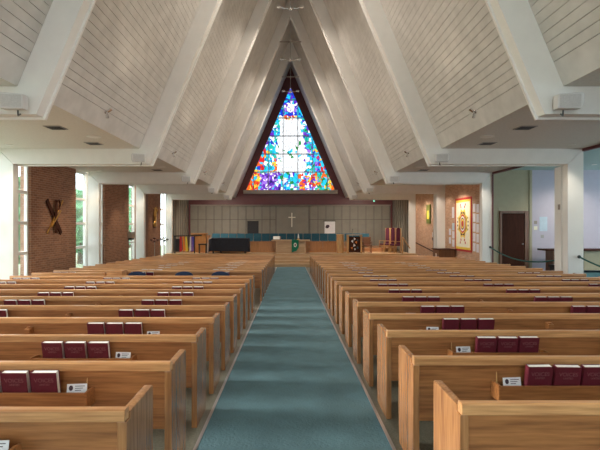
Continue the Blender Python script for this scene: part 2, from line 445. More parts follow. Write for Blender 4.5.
# window-side (left) wall, brick piers between tall slit windows
wn = 2
for k in range(0, 6):
    yf = YF[k]; last = k == 5
    yb0, yb1 = yf + 1.24, yf + 3.98
    if k == 5: yb0, yb1 = yf + 1.65, yf + 3.98
    if k < 3: yb0 = yb1 = yf + 2.7  # unseen near bays opened into window instead of brick, to add side daylight
    X0, X1 = -WALLX - .3, -WALLX
    o = MB().box(X0, X1, yb0, yb1, -1.0, CEIL).build('wall_left', M['brick'])
    struct(o, 'brown brick pier between slit windows, %s bay from the chancel' % ORD[5 - k], 'wall')
    if k < 3:
        bpy.data.objects.remove(o)
    jm = .55 if k != 5 else 1.64
    o = MB().box(X0, X1, yf + .0, yf + jm, -1.0, CEIL).build('wall_left', M['taupe'] if k != 5 else M['brown_wood'])
    struct(o, 'narrow solid strip beside the column, %s bay from the chancel' % ORD[5 - k], 'wall')
    for (a, b_, nm) in ((yf + jm, yb0, 'viewer'), (yb1, yf + 5.15 - TH, 'chancel')):
        if k == 5 and nm == 'viewer': continue
        w = empty('window_%d' % wn, (0, 0, 0)); wn += 1
        struct(w, ('tall slit window in white frame, %s side of the brick pier, %s bay from the chancel' if k > 2 else 'unseen window widened for daylight, %s half of the %s bay from the chancel') % (nm, ORD[5 - k]), 'window')
        fr = MB(); t_ = .055
        zb0 = zf(yf) - .1; zt0 = CEIL
        fr.box(X0 + .14, X1 - .07, a, a + t_, zb0, zt0).box(X0 + .14, X1 - .07, b_ - t_, b_, zb0, zt0)
        for zz in (zt0 - .06, EYE + .95, EYE + .07, EYE - .79, zb0 + .35, zb0 + .02):
            fr.box(X0 + .145, X1 - .075, a + t_, b_ - t_, zz - .045, zz + .045)
        fr.build('window_frame', M['white'], w)
        MB().box(X0 + .175, X0 + .183, a + t_, b_ - t_, zb0, zt0).build('glass_pane', M['glass'], w)

# rope-side (right): brick in the two bays next the chancel, open to the side room elsewhere
for k, lab in ((4, 'brick wall behind the hanging banner'), (5, 'brick wall beside the chancel with a lit sconce')):
    o = MB().box(WALLX, WALLX + (.05 if k == 4 else .3), YF[k] + (.0 if k == 5 else .0), YF[k] + 5.15 - TH, -1.0, CEIL).build('wall_right', M['brick_lit']); struct(o, lab, 'wall')
for k in range(0, 6):      # white jamb post beyond each column
    if k in (3, 5):
        yj = YF[k] if k != 3 else YF[3]
        o = MB().box(7.14, 7.38, YF[k] + .12, YF[k] + .42, -1.0, FOOT_H - .02).build('column', M['white']); struct(o, 'white jamb post just beyond the %s column' % ORD[6 - k], 'column')
# header trim along the opening
o = MB().box(7.47, 7.56, -8.5, 16.9, CEIL - .07, CEIL + .0).build('trim_11', M['maroon']); struct(o, 'dark maroon partition track along the side opening', 'trim')
o = MB().box(7.455, 7.50, YF[4] - .0 - .28, YF[4] - .235, -.4, CEIL - .08).build('trim_12', M['maroon']); struct(o, 'thin maroon upright at the banner wall column', 'trim')
SR = 17.3
o = MB().box(7.56, 9.22, SR, SR + .2, -.3, EYE + 2.13).build('wall_right', M['olive'])
struct(o, 'olive wall of the side room around the dark door', 'wall')
o = MB().box(9.221, 16, SR, SR + .2, -.3, EYE + 2.13).build('wall_right', M['lavender']); struct(o, 'lavender wall of the side room', 'wall')
o = MB().box(9.17, 9.27, SR - .04, SR - .002, 0, EYE + 2.12).build('trim_13', M['olive']); struct(o, 'olive strip where the two wall colours meet', 'trim')
o = MB().box(7.76, 16.3, -8.5, SR + .2, EYE + 2.131, EYE + 2.3).build('ceiling', M['teal_plaster']); struct(o, 'pale teal ceiling of the side room', 'ceiling')
o = MB().box(7.57, 16.2, SR - .02, SR - .002, 0, .1)
# unseen outer wall of the side room, bare openings added for daylight
ow = MB()
for a, b_ in ((-8.5, -7.6), (-3.2, -2.6), (1.8, 2.4), (6.8, 7.4), (11.8, 12.4), (16.6, SR)):
    ow.box(16, 16.2, a, b_, 0, EYE + 2.13)
ow.box(16, 16.2, -8.5, SR, 3.2, EYE + 2.13); ow.box(16, 16.2, -8.5, SR, -.3, .6)
struct(ow.build('wall_right', M['lavender']), 'unseen outer wall of the side room with openings added for daylight', 'wall')

struct(MB().box(-7.8, 16.2, -8.8, -8.51, -.3, 3.3).build('wall_front', M['white']), 'unseen low wall behind the viewer, hall end left open above for daylight', 'wall')  # no glazing above it; the opening is shaped for light from behind
# door of the side room
d = empty('door_1', (0, 0, 0)); struct(d, 'dark door with brown frame in the olive wall', 'door')
dt = EYE + .557
MB().box(8.12, 8.96, SR - .05, SR - .004, .01, dt - .09).build('door_leaf', M['dark_wood'], d, .004)
fr = MB().box(8.03, 8.10, SR - .07, SR - .003, .001, dt).box(8.98, 9.12, SR - .07, SR - .003, .001, dt).box(8.10, 8.98, SR - .07, SR - .003, dt - .08, dt)
fr.build('door_frame', M['brown_wood'], d, .004)
MB().ball((8.88, SR - .09, 1.02), .03).build('door_knob', M['chrome'], d, smooth=True)

# ------------------------------------------------------------------ pews
def make_pew(L_, racks, bracket, name='pew'):
    """x from 0 (aisle end, outer face) to L_; y 0 = back face of the rail; z 0 = floor"""
    r = empty(name, (0, 0, 0)); P_ = []
    def add(o): P_.append(o); return o
    sgn = 1
    add(MB().box(.052, L_ - .052, .012, .036, .36, .782).build('backrest', M['oak_h'], r, .002))
    rail = MB().prism([(-.012, .778), (.05, .778), (.05, .83), (.04, .84), (-.004, .84), (-.012, .832)], .006, L_ - .006, 'x').build('top_rail', M['oak_rail'], r, .004)
    add(rail)
    for a in (0, L_ - .05):
        add(MB().prism([(.0, .776), (0, 0), (.43, 0), (.45, .30), (.45, .80), (.438, .812), (.052, .812), (.052, .776)], a, a + .05, 'x').build('end_panel', M['oak_v'], r, .006))
    add(MB().prism([(.04, .40), (.05, .43), (.42, .455), (.435, .44), (.435, .415), (.30, .405)], .052, L_ - .052, 'x').build('seat', M['oak_h'], r, .004))
    for x in racks:
        q = MB()
        q.box(x, x + .86, -.115, -.098, .555, .662)          # front board
        q.box(x, x + .86, -.098, .010, .555, .568)           # bottom
        for e in (x - .018, x + .86):
            q.prism([(-.12, .55), (.011, .55), (.011, .660), (-.03, .668), (-.12, .668)], e, e + .018, 'x')
        q.box(x + .735, x + .747, -.098, .010, .568, .64)
        add(q.build('book_rack', M['oak_h'], r, .002))
    q = MB()
    q.prism([(.011, .665), (-.07, .68), (-.07, .73), (.011, .745)], bracket - .03, bracket + .03, 'x')
    q.lathe([(.022, 0), (.026, .012)], (bracket, -.035, .735), 12)
    add(q.build('cup_holder', M['oak_h'], r, .003))
    KIDS[r] = P_
    return r
def copy_pew(src, loc, sx):
    c = src.copy(); COL.objects.link(c); c.location = loc
    for ch in KIDS[src]:
        k = ch.copy(); COL.objects.link(k); k.parent = c
    return c
# local x runs away from the aisle on the rope side; the window side has its own prototype
LR, LL = 7.06 - .907, 6.35 - .845
pewR = make_pew(LR, [.60, 2.62, 4.70], 2.06)
pewR0 = make_pew(LR, [2.62, 4.70], 2.06)
pewR1 = make_pew(6.60 - .907, [.60, 2.62], 2.06)
pewL = make_pew(LL, [1.33 - .02 + .0, 0, 0][:0] + [6.35 - 2.27, 6.35 - 4.27, 6.35 - 6.27], 6.35 - 2.85)
rowsR = [2.41 + .925 * k for k in range(21)]
rowsL = [2.32 + .872 * k for k in range(10)] + [11.88 + .845 * k for k in range(12)]
first = {}
for side, rows, proto in ((1, rowsR, pewR), (-1, rowsL, pewL)):
    for k, y in enumerate(rows):
        far = side < 0 and k > 9
        x = .907 if side > 0 else (-6.35 if not far else -6.35 + .09)
        if side > 0 and k == 0: o = pewR0; o.location = (x, y, zf(y + .1))
        elif side > 0 and k == 19: o = pewR1; o.location = (x, y, zf(y + .1))
        elif side > 0 and k == 20: o = copy_pew(pewR1, (x, y, zf(y + .1)), 1)
        elif k == (1 if side > 0 else 0): o = proto; o.location = (x, y, zf(y + .1))
        else: o = copy_pew(proto, (x, y, zf(y + .1)), 1)
        tag(o, 'oak pew in the %s block, %s row from the viewer%s' % (SIDE[side], ORD[k], ', first beyond the gap' if side < 0 and k == 10 else ''), 'pew',
            'oak pews on the %s' % ('window side' if side < 0 else 'rope side'))

# hymnals and cards
def text_mesh(body, size, ext=.0006):
    cu = bpy.data.curves.new('t', 'FONT'); cu.body = body; cu.size = size; cu.extrude = ext; cu.align_x = 'CENTER'; cu.align_y = 'CENTER'
    ob = bpy.data.objects.new('t', cu); COL.objects.link(ob)
    dg = bpy.context.evaluated_depsgraph_get(); me = bpy.data.meshes.new_from_object(ob.evaluated_get(dg))
    bpy.data.objects.remove(ob); return me
BW, BH, BT = .176, .235, .046
def make_book():
    c_ = MB().box(0, BW, 0, .0035, 0, BH).box(0, BW, BT - .0035, BT, 0, BH)
    sp = [(0.003, 0.0), (-.004, .006), (-.006, BT / 2), (-.004, BT - .006), (.003, BT)]
    c_.prism([(p[0], p[1]) for p in sp], 0, BH, 'z')
    cv = c_.build('hymnal', M['hymnal'], None)
    pg = MB().box(.004, BW - .005, .0036, BT - .0036, .004, BH - .003).build('pages', M['page'], cv)
    return cv, pg
bk, pg = make_book()
tv = text_mesh('VOICES', .040); tu = text_mesh('UNITED', .020)
for m_ in (tv, tu): m_.materials.clear(); m_.materials.append(M['foil'])
cd = MB().box(0, .135, 0, .004, 0, .075).build('card', M['card'], None)
lg = MB().lathe([(.014, 0), (.014, .001)], (0, 0, 0), 14)
lg.v = [(.028 + p[0], -.0008 - p[2], .048 + p[1] * 1.3) for p in lg.v]
for j in range(3): lg.box(.055, .12 - .012 * j, -.0012, -.0002, .058 - j * .014, .062 - j * .014)
lg = lg.build('printed_logo', M['ink'], cd)
used_b = used_c = False
POS = {0: 'aisle end', 1: 'middle', 2: 'outer end'}
RK = ['aisle-side rack', 'middle rack', 'outer rack']
nb = 0
skip = {(-1, 4): [(1, 0)], }
for side, rows in ((-1, rowsL), (1, rowsR)):
    for k, y in enumerate(rows):
        if k > (17 if side < 0 else 15): continue
        for rk in range(3):
            nbk = 3
            if side > 0 and k == 0 and rk == 0: continue
            far = k >= 11
            if k >= 10 and (k + rk) % 3 == 1: nbk = 2
            if k >= 11 and rk == 2: continue
            if k in (2, 3, 6) and rk == 2: nbk = 2
            rs = random.Random(k * 31 + rk * 7 + side)
            shift = rs.uniform(-.02, .03)
            for j in range(nbk):
                if side > 0: x = 1.488 + [0, 2.04, 4.12][rk] + .235 + shift + j * .198
                else: x = [-1.60, -3.60, -5.62][rk] - shift * .5 - BW - j * .203
                pitch = rs.uniform(-.010, .012)
                if not used_b: o = bk; used_b = True
                else:
                    o = bk.copy(); COL.objects.link(o); p_ = pg.copy(); COL.objects.link(p_); p_.parent = o
                o.location = (x + pitch * .3, y - .0745, zf(y + .1) + .5695)
                o.rotation_euler = (math.radians(rs.uniform(10.3, 11.8)), 0, math.radians(rs.uniform(-2, 2)))
                tag(o, 'maroon hymnal at the %s of its %s, %s %s pew from the viewer' % (POS[j], RK[rk].replace(' rack', '') + ' rack', ORD[k], SIDE[side]), 'hymnal', 'maroon hymnals in the pew racks')
                nb += 1
                if k in (1, 2) and rk == 0:
                    for me_, zz, nm in ((tv, .178, 'cover_lettering'), (tu, .148, 'cover_lettering')):
                        t = bpy.data.objects.new(nm, me_); COL.objects.link(t); t.parent = o
                        t.location = (BW / 2, -.0006, zz); t.rotation_euler = (math.pi / 2, 0, 0)
            if (rk == 0 and k < 7 and (side < 0 or k)) or (side < 0 and k == 10 and rk < 2):
                if side > 0: x = 1.488 + .06
                else: x = [-1.60, -3.60][rk] + .045
                if not used_c: o = cd; used_c = True
                else:
                    o = cd.copy(); COL.objects.link(o); l2 = lg.copy(); COL.objects.link(l2); l2.parent = o
                o.location = (x, y - .07, zf(y + .1) + .615); o.rotation_euler = (math.radians(-10), 0, math.radians(rs.uniform(-6, 6)))
                o.location.z = zf(y + .1) + .63
                tag(o, 'small white printed card beside hymnals, %s rack of %s %s pew' % (['aisle-side', 'middle'][rk], ORD[k], SIDE[side]), 'card', 'white cards in the pew racks')
for side, k in ((1, 1), (1, 2), (-1, 1), (-1, 6)):
    y = (rowsR if side > 0 else rowsL)[k]
    x = 1.515 if side > 0 else -1.43
    o = MB().tube([(0, 0, 0), (0, .004, .155)], .004, 6).tube([(0, .004, .155), (0, .0045, .17)], [.004, .001], 6).build('pencil', M['gold_wood'])
    o.location = (x, y - .03, zf(y + .1) + .569); tag(o, 'short wooden pencil standing in the aisle-side rack, %s %s pew' % (ORD[k], SIDE[side]), 'pencil', 'pencils in the racks')

# navy chairs in the gap between the two window-side pew groups
def make_chair():
    r = empty('stacking_chair', (0, 0, 0)); P_ = []
    b_ = MB(); n = 9; pts = []; 
    outl = []
    for i in range(n + 1):
        a = math.pi * i / n; outl.append((-.235 * math.cos(a), .70 + .17 * math.sin(a) ** .6 if 0 < i < n else .70))
    outl = [(-.225, .50), (.225, .50)] + outl[::-1]
    b_.prism(outl, -.02, .02)
    P_.append(b_.build('backrest', M['navy'], r, .012))
    P_.append(MB().box(-.23, .23, .03, .45, .42, .475).build('seat', M['navy'], r, .018))
    P_.append(MB().tube([(-.2, .0, .52), (-.2, .0, .44), (-.2, .42, .41), (.2, .42, .41), (.2, 0, .44), (.2, 0, .52)], .011, 8).build('seat_frame', M['chrome'], r, smooth=True))
    for sx in (-1, 1):
        for yy, y2 in ((.06, -.02), (.40, .44)):
            P_.append(MB().tube([(sx * .2, yy, .42), (sx * .21, y2, 0)], .011, 8).build('leg', M['chrome'], r, smooth=True))
    KIDS[r] = P_; return r
ch = make_chair(); first_used = False
for i, x in enumerate((-3.79, -2.63, -1.73, -6.0)):
    if i == 3: continue
    c_ = ch if not first_used else copy_pew(ch, (0, 0, 0), 1); first_used = True
    c_.location = (x, 11.12, zf(11.3)); tag(c_, 'navy upholstered chair with curved back between pew groups, %s from the aisle' % ORD[2 - i], 'chair', 'navy chairs in the pew gap')
# small wooden box standing by them
pewS = make_pew(1.80, [.45], .2, 'pew')
pewS.location = (-6.35, 11.03, zf(11.1)); tag(pewS, 'short oak pew in the gap between window-side groups, ending at a small cabinet', 'pew')
r = empty('wooden_cabinet', (-4.32, 11.02, zf(11.2))); tag(r, 'small upright wooden cabinet standing in the gap between pew groups', 'cabinet')
MB().box(-.19, .19, 0, .32, 0, .86).build('body', M['oak_rail'], r, .006)
MB().box(-.21, .21, -.02, .34, .861, .89).build('top', M['oak_rail'], r, .004)

# ------------------------------------------------------------------ fixtures on the roof frames
TWIN, HUB = 90, 330
def make_spk():
    r = empty('mounted_loudspeaker', (0, 0, 0)); P_ = []
    P_.append(MB().prism([(-.165, -.10), (.13, -.11), (.165, -.05), (.17, .08), (.14, .115), (-.165, .10)], -.12, .06, 'y').build('cabinet', M['speaker'], r, .015))
    P_.append(MB().box(-.145, .12, -.128, -.1215, -.085, .085).build('grille', M['mesh_grey'], r, .003))
    P_.append(MB().tube([(-.06, -.02, -.11), (-.06, -.02, -.17), (-.03, .06, -.175), (-.03, .148, -.14)], .011, 8).build('bracket', M['black'], r, smooth=True))
    KIDS[r] = P_; return r
spk = make_spk(); fu = False
for k in range(2, 7):
    for sx in (-1, 1):
        c_ = spk if not fu else copy_pew(spk, (0, 0, 0), 1); fu = True
        c_.location = (sx * 3.83, YF[k] - TH - .15, FOOT_H + .13)
        c_.rotation_euler = (math.radians(6), 0, math.radians(-10 * sx)); c_.scale = (1 if sx > 0 else -1, 1, 1)
        tag(c_, 'white loudspeaker on the aisle beam, %s, %s beam from the chancel' % (SIDE[sx], ORD[6 - k]), 'speaker', 'white loudspeakers on the beams')
def make_twin():
    r = empty('twin_spotlight', (0, 0, 0)); P_ = []
    P_.append(MB().lathe([(.06, 0), (.055, .025), (.02, .03)], (0, 0, 0), 16).build('mounting_plate', M['chrome'], r, smooth=True))
    for s_ in (-1, 1):
        q = MB().tube([(0, 0, .03), (s_ * .05, 0, .08)], .010, 8)
        q.tube([(s_ * .02, -.0, .06), (s_ * .05, 0, .09), (s_ * .16, 0, .15)], [.02, .04, .055], 14)
        P_.append(q.build('lamp_head', M['chrome'], r, smooth=True))
    KIDS[r] = P_; return r
def lampspot(par, loc, rot, e, col=(1, .84, .66), size=2.6, name='bulb', soft=.08):
    l = bpy.data.lights.new('lamp', 'SPOT'); l.energy = e; l.color = col; l.spot_size = size; l.spot_blend = .9; l.shadow_soft_size = soft
    lo = bpy.data.objects.new(name, l); COL.objects.link(lo); lo.parent = par; lo.location = loc; lo.rotation_euler = rot; return lo
tw = make_twin(); fu = False
hh = EYE + 2.289
for k in range(0, 7):
    for sx in (-1, 1):
        if k == 6: continue
        ym = YF[k] + 2.45
        c_ = tw if not fu else copy_pew(tw, (0, 0, 0), 1); fu = True
        c_.location = (sx * (xpan(hh) - .004), ym, hh); c_.rotation_euler = (0, math.radians(-sx * 112.6), 0); c_.scale = (.62, .62, .62)
        lo = lampspot(None, (sx * (xpan(hh) - .35), ym, hh + .05), (0, math.radians(sx * 112), 0), TWIN); lo.name = 'spot_bulb'
        tag(c_, 'chrome twin spotlight low on the sloped boards, %s, %s bay from the chancel' % (SIDE[sx], ORD[6 - k]), 'spotlight', 'chrome twin spotlights')
# fixtures below the ridge, with tie rods
TWIN_ = 0
def hub(y, zt, lab):
    r = empty('ridge_spotlight', (0, y, 0)); tag(r, lab, 'spotlight', 'chrome spotlights below the ridge')
    MB().tube([(0, 0, APEX_IN - .3), (0, 0, zt)], .012, 8).build('rod', M['chrome'], r, smooth=True)
    MB().ball((0, 0, zt), .09).build('hub', M['chrome'], r, smooth=True)
    for s_ in (-1, 1):
        MB().tube([(0, 0, zt), (s_ * .25, -.03, zt - .02 * 1), (s_ * .36, -.05, zt + .03)], .018, 8).tube([(s_ * .32, -.05, zt + .02), (s_ * .36, -.06, zt + .03), (s_ * .50, -.1, zt + .0)], [.02, .05, .06], 12).build('lamp_arm', M['chrome'], r, smooth=True)
    lampspot(r, (0, -.1, zt - .12), (0, 0, 0), HUB, (1, .88, .76), 2.5)
for k, lab in ((3, 'two-armed chrome spotlight just above the frame'), (4, 'two-armed chrome spotlight hanging highest under the ridge'), (5, 'two-armed chrome spotlight below the middle tie rod'), (6, 'two-armed chrome spotlight before the window tip')):
    hub(YF[k] - TH / 2 - .28, EYE + 7.97, lab)
for k in (4, 5, 6):
    zt = EYE + 8.95; w = xin(zt)
    o = MB().tube([(-w - .0, YF[k] - .12, zt), (w, YF[k] - .12, zt)], .03, 8).build('tie_rod', M['taupe'], None, smooth=True)
    struct(o, 'thin tie rod across the %s rafter pair from the chancel' % ORD[6 - k], 'tie rod')

# recessed downlights, vents, ceiling discs
def downlight(x, y, z, lab, e=40, real=True, spot=1.9):
    r = empty('downlight', (x, y, z)); tag(r, lab, 'ceiling light', 'recessed ceiling downlights')
    MB().lathe([(.062, -.001), (.085, -.001), (.085, -.014), (.066, -.014), (.062, -.008)], (0, 0, 0), 20).build('rim', M['white'], r, smooth=True)
    MB().lathe([(.06, -.006), (.06, -.002)], (0, 0, 0), 20).build('lens', M['lamp_on'], r)
    if real:
        l = bpy.data.lights.new('lamp', 'SPOT'); l.energy = e; l.color = (1, .80, .58) if x < 0 else (1, .88, .74); l.spot_size = spot; l.spot_blend = .7; l.shadow_soft_size = .06
        lo = bpy.data.objects.new('bulb', l); COL.objects.link(lo); lo.parent = r; lo.location = (0, 0, -.03)
for k in range(0, 6):
    b_ = ORD[5 - k]
    for sx in (-1, 1):
        if k >= 1:
            downlight(sx * 6.85, YF[k] + 4.35, CEIL, 'small recessed downlight near the column, %s, %s bay from the chancel' % (SIDE[sx], b_), 45)
        if sx < 0 or k >= 4:
            downlight(sx * 6.55, YF[k] + 2.55, CEIL, 'recessed downlight washing the brick, %s, %s bay from the chancel' % (SIDE[sx], b_), 150 if sx > 0 else 80, spot=2.3 if sx > 0 else 1.5)
        if k < 1: continue
        for yy, dl in ((YF[k] + 2.45, 'far'), (YF[k] + 4.2, 'near')):
            v = empty('ceiling_vent', (sx * 4.72, yy, CEIL)); tag(v, 'dark slotted ceiling vent, %s, %s bay from the chancel, %s one' % (SIDE[sx], b_, 'viewer-side' if dl == 'far' else 'chancel-side'), 'vent', 'ceiling vents')
            MB().box(-.17, .17, -.17, .17, -.012, -.001).build('vent_frame', M['grey'], v, .003)
            q = MB()
            for j in range(5): q.box(-.14, .14, -.13 + j * .058, -.10 + j * .058, -.018, -.0125)
            q.build('louver', M['black'], v)
        v = empty('ceiling_disc', (sx * 4.35, YF[k] + 3.35, CEIL)); tag(v, 'round white ceiling speaker, %s, %s bay from the chancel' % (SIDE[sx], b_), 'ceiling speaker', 'round ceiling speakers')
        MB().lathe([(.02, -.03), (.11, -.022), (.15, -.012), (.155, -.001)], (0, 0, 0), 24).build('grille', M['white'], v, smooth=True)
downlight(10.6, 15.7, EYE + 2.13, 'small downlight in the teal ceiling of the side room', 140, spot=2.6)
downlight(9.6, 11.0, EYE + 2.13, 'added downlight brightening the side room beyond the thermostat column', 140, spot=2.6)  # unseen lamp, added to brighten the side room
downlight(12.4, 13.0, EYE + 2.13, 'added downlight brightening the deep end of the side room', 140, spot=2.6)  # another added lamp out of view, lifts the side room light

for sx in (-1, 1):  # hidden lamps added behind the beam to brighten the chancel wall
    r = empty('added_fill_spot', (sx * 5.2, YF[6] + .14, FOOT_H + .1)); tag(r, 'added hidden spotlight brightening the chancel behind the last beam, %s' % SIDE[sx], 'spotlight')
    MB().lathe([(.07, -.12), (.07, .02), (.05, .08), (.02, .1)], (0, 0, 0), 14).build('housing', M['black'], r, smooth=True)
    lampspot(r, (0, .05, -.14), (math.radians(48), 0, 0), 260, (1, .88, .74), 2.3)
# ------------------------------------------------------------------ chancel furniture
def slab(name, mat_, parent, *a, bev=.006): return MB().box(*a).build(name, mat_, parent, bev)
# altar table
r = empty('altar_table', (.02, 27.3, STG)); tag(r, 'pale wooden altar table with a green cloth hanging at the centre', 'table')
slab('table_top', M['oak_pale'], r, -1.16, 1.16, -.42, .42, .73, .79)
slab('front_panel', M['oak_pale'], r, -.86, .86, -.30, -.26, 0, .73)
for sx in (-1, 1): slab('side_panel', M['oak_pale'], r, sx * .86 - .04, sx * .86 + .04, -.32, .32, 0, .73)
r = MB()
r.poly([(-.21, -.432, .80 - .0), (.21, -.432, .80), (.21, -.432, .38), (.08, -.432, .15), (-.21, -.432, .05), (-.21, -.424, .80), (.21, -.424, .80), (.21, -.424, .38), (.08, -.424, .15), (-.21, -.424, .05)],
       [(0, 1, 2, 3, 4), (9, 8, 7, 6, 5), (0, 5, 6, 1), (1, 6, 7, 2), (2, 7, 8, 3), (3, 8, 9, 4), (4, 9, 5, 0)])
r.box(-.21, .21, -.432, .3, .792, .80)
cl = r.build('altar_cloth', M['green_cloth']); cl.location = (.28, 27.3, STG); tag(cl, 'green cloth hanging over the altar front with a pale emblem', 'cloth')
e = MB(); n = 14
for rr, m_ in ((1, 0), (.55, 1)):
    e.prism([(.09 * rr * math.cos(2 * math.pi * i / n), .50 + .13 * rr * math.sin(2 * math.pi * i / n)) for i in range(n)], -.436 - .002 * m_, -.4325 - .002 * m_, 'y', m_)
e.build('emblem', [M['white_cloth'], M['maroon']], cl)
# book stand and candle
r = empty('book_stand', (-.82, 27.2, STG + .791)); tag(r, 'open white book on a small wooden stand on the altar', 'book stand')
MB().prism([(-.1, 0), (.1, 0), (.12, .20), (.10, .20)], -.24, .24, 'x').build('stand', M['brown_wood'], r, .004)
MB().poly([(-.22, -.13, .03), (.16, -.13, .03), (.16, .05, .21), (-.22, .05, .21), (-.22, -.15, .045), (.16, -.15, .045), (.16, .035, .225), (-.22, .035, .225)], [(3, 2, 1, 0), (4, 5, 6, 7), (0, 1, 5, 4), (1, 2, 6, 5), (2, 3, 7, 6), (3, 0, 4, 7)]).build('open_book', M['page'], r)
r = empty('altar_candle', (.48, 27.3, STG + .801)); tag(r, 'slim white candle in a round base on the altar', 'candle')
MB().lathe([(.11, 0), (.10, .03), (.04, .05), (.035, .09)], (0, 0, 0), 18).build('holder', M['gold'], r, smooth=True)
MB().lathe([(.05, .09), (.045, .20), (.03, .30), (.03, .36)], (0, 0, 0), 16).build('candle', M['white_cloth'], r, smooth=True)
# choir screen
r = empty('choir_screen', (0, 27.95, STG)); tag(r, 'low reddish wooden screen in front of the choir seats', 'screen')
for x0, x1 in ((-4.9, -3.7), (-3.68, -2.5), (-2.48, -.96), (-.94, 1.14), (1.16, 2.0), (2.02, 2.92)):
    slab('panel', M['oak_orange'], r, x0, x1, 0, .04, .0, .64)
slab('top_rail', M['oak_orange'], r, -4.92, 2.94, -.03, .07, .641, .68)
# choir chairs
def make_choir():
    r = empty('choir_chair', (0, 0, 0)); P_ = []
    P_.append(MB().prism([(0, .46), (.07, .46), (.05, .91), (-.02, .91)], -.255, .255, 'x').build('backrest', M['teal_fabric'], r, .02))
    P_.append(MB().box(-.22, .22, -.42, 0, .40, .47).build('seat', M['teal_fabric'], r, .02))
    for sx in (-1, 1):
        P_.append(MB().box(sx * .2 - .018, sx * .2 + .018, -.40, -.365, 0, .395).build('leg', M['oak_red'], r))
        P_.append(MB().box(sx * .2 - .018, sx * .2 + .018, .0, .035, 0, .455).build('leg', M['oak_red'], r))
    KIDS[r] = P_; return r
cc = make_choir(); fu = False
for i in range(19):
    x = -4.85 + i * .54
    c_ = cc if not fu else copy_pew(cc, (0, 0, 0), 1); fu = True
    c_.location = (x, 29.35 + .0, .30)
    tag(c_, 'teal upholstered choir chair behind the screen, %s from the piano end' % ORD[i], 'chair', 'teal choir chairs')
# pulpit and lectern
r = empty('pulpit_stand', (3.0, 27.2, STG)); tag(r, 'narrow pale wooden pulpit stand beside the choir screen', 'pulpit')
MB().prism([(-.2, -.1), (-.1, -.18), (.1, -.18), (.2, -.1), (.2, .16), (-.2, .16)], 0, 1.10, 'z').build('body', M['gold_wood'], r, .006)
MB().prism([(-.23, -.12), (-.12, -.21), (.12, -.21), (.23, -.12), (.23, .19), (-.23, .19)], 1.101, 1.14, 'z').build('top', M['oak_pale'], r, .006)
r = empty('lectern', (3.82, 26.95, STG)); tag(r, 'wooden lectern with a dark front panel of coloured patches and microphone', 'lectern')
for sx in (-1, 1): slab('side_panel', M['gold_wood'], r, sx * .39 - .045, sx * .39 + .045, -.2, .25, 0, 1.07)
slab('front_panel', M['dark_wood'], r, -.344, .344, -.12, -.09, .06, 1.0, bev=.002)
slab('top', M['gold_wood'], r, -.45, .45, -.24, .28, 1.071, 1.11)
e = MB()
for (x, z, s_, m_) in ((-.13, .72, .11, 0), (.10, .66, .10, 1), (-.02, .48, .12, 0), (.18, .34, .10, 2), (-.16, .32, .09, 1), (.02, .25, .08, 0), (.18, .78, .07, 2), (0, .86, .1, 0)):
    e.prism([(x + s_ * math.cos(2.1 * i + x * 9) * .8, z + s_ * math.sin(2.1 * i + x * 9)) for i in range(3)], -.126, -.1205, 'y', m_)
e.build('applique', [M['white_cloth'], M['orange'], M['teal_fabric']], r)
MB().tube([(-.13, 0, 1.11), (-.13, -.02, 1.3), (-.11, -.10, 1.42)], .01, 8).ball((-.11, -.11, 1.43), .028, 10).build('microphone', M['black'], r, smooth=True)
# wooden armchair next to the lectern
r = empty('wooden_armchair', (4.7, 27.6, STG)); tag(r, 'dark wooden armchair standing just behind the lectern', 'chair')
slab('seat', M['brown_wood'], r, -.26, .26, -.25, .25, .42, .47)
slab('backrest', M['brown_wood'], r, -.26, .26, .21, .25, .471, .95)
for sx in (-1, 1):
    for yy in (-.23, .21): slab('leg', M['brown_wood'], r, sx * .23 - .025, sx * .23 + .025, yy - .02, yy + .025, 0, .419)
    slab('armrest', M['brown_wood'], r, sx * .25 - .03, sx * .25 + .03, -.25, .209, .66, .69)
    slab('arm_post', M['brown_wood'], r, sx * .25 - .02, sx * .25 + .02, -.24, -.2, .471, .659)
# three tall plum chairs, side by side seen obliquely
def make_tall():
    r = empty('tall_chair', (0, 0, 0)); P_ = []
    P_.append(MB().prism([(-.21, .52), (.21, .52), (.21, 1.42), (.1, 1.52), (-.1, 1.52), (-.21, 1.42)], .20, .25).build('backrest', M['purple'], r, .015))
    P_.append(MB().box(-.24, .24, -.25, .19, .44, .52).build('seat', M['purple'], r, .02))
    for sx in (-1, 1):
        P_.append(MB().box(sx * .235 - .02, sx * .235 + .02, .2, .25, 0, 1.50).build('back_post', M['gold_wood'], r, .004))
        P_.append(MB().box(sx * .22 - .022, sx * .22 + .022, -.25, -.205, 0, .435).build('leg', M['gold_wood'], r, .003))
        P_.append(MB().box(sx * .27 - .02, sx * .27 + .02, -.25, .195, .68, .71).build('armrest', M['gold_wood'], r, .003))
        P_.append(MB().box(sx * .27 - .016, sx * .27 + .016, -.24, -.21, .38, .679).build('arm_post', M['gold_wood'], r))
    P_.append(MB().box(-.2, .2, -.245, -.215, .36, .435).build('seat_rail', M['gold_wood'], r, .003))
    KIDS[r] = P_; return r
tc_ = make_tall(); fu = False
for i, (x, y) in enumerate(((6.36, 27.30), (6.17, 27.90), (5.97, 28.50))):
    c_ = tc_ if not fu else copy_pew(tc_, (0, 0, 0), 1); fu = True
    c_.location = (x, y, STG); c_.rotation_euler = (0, 0, math.radians(-70))
    tag(c_, 'tall plum velvet chair with gilt wooden frame, %s' % (['closest to the side wall', 'middle of the three', 'closest to the lectern'][i]), 'chair', 'tall plum chairs')
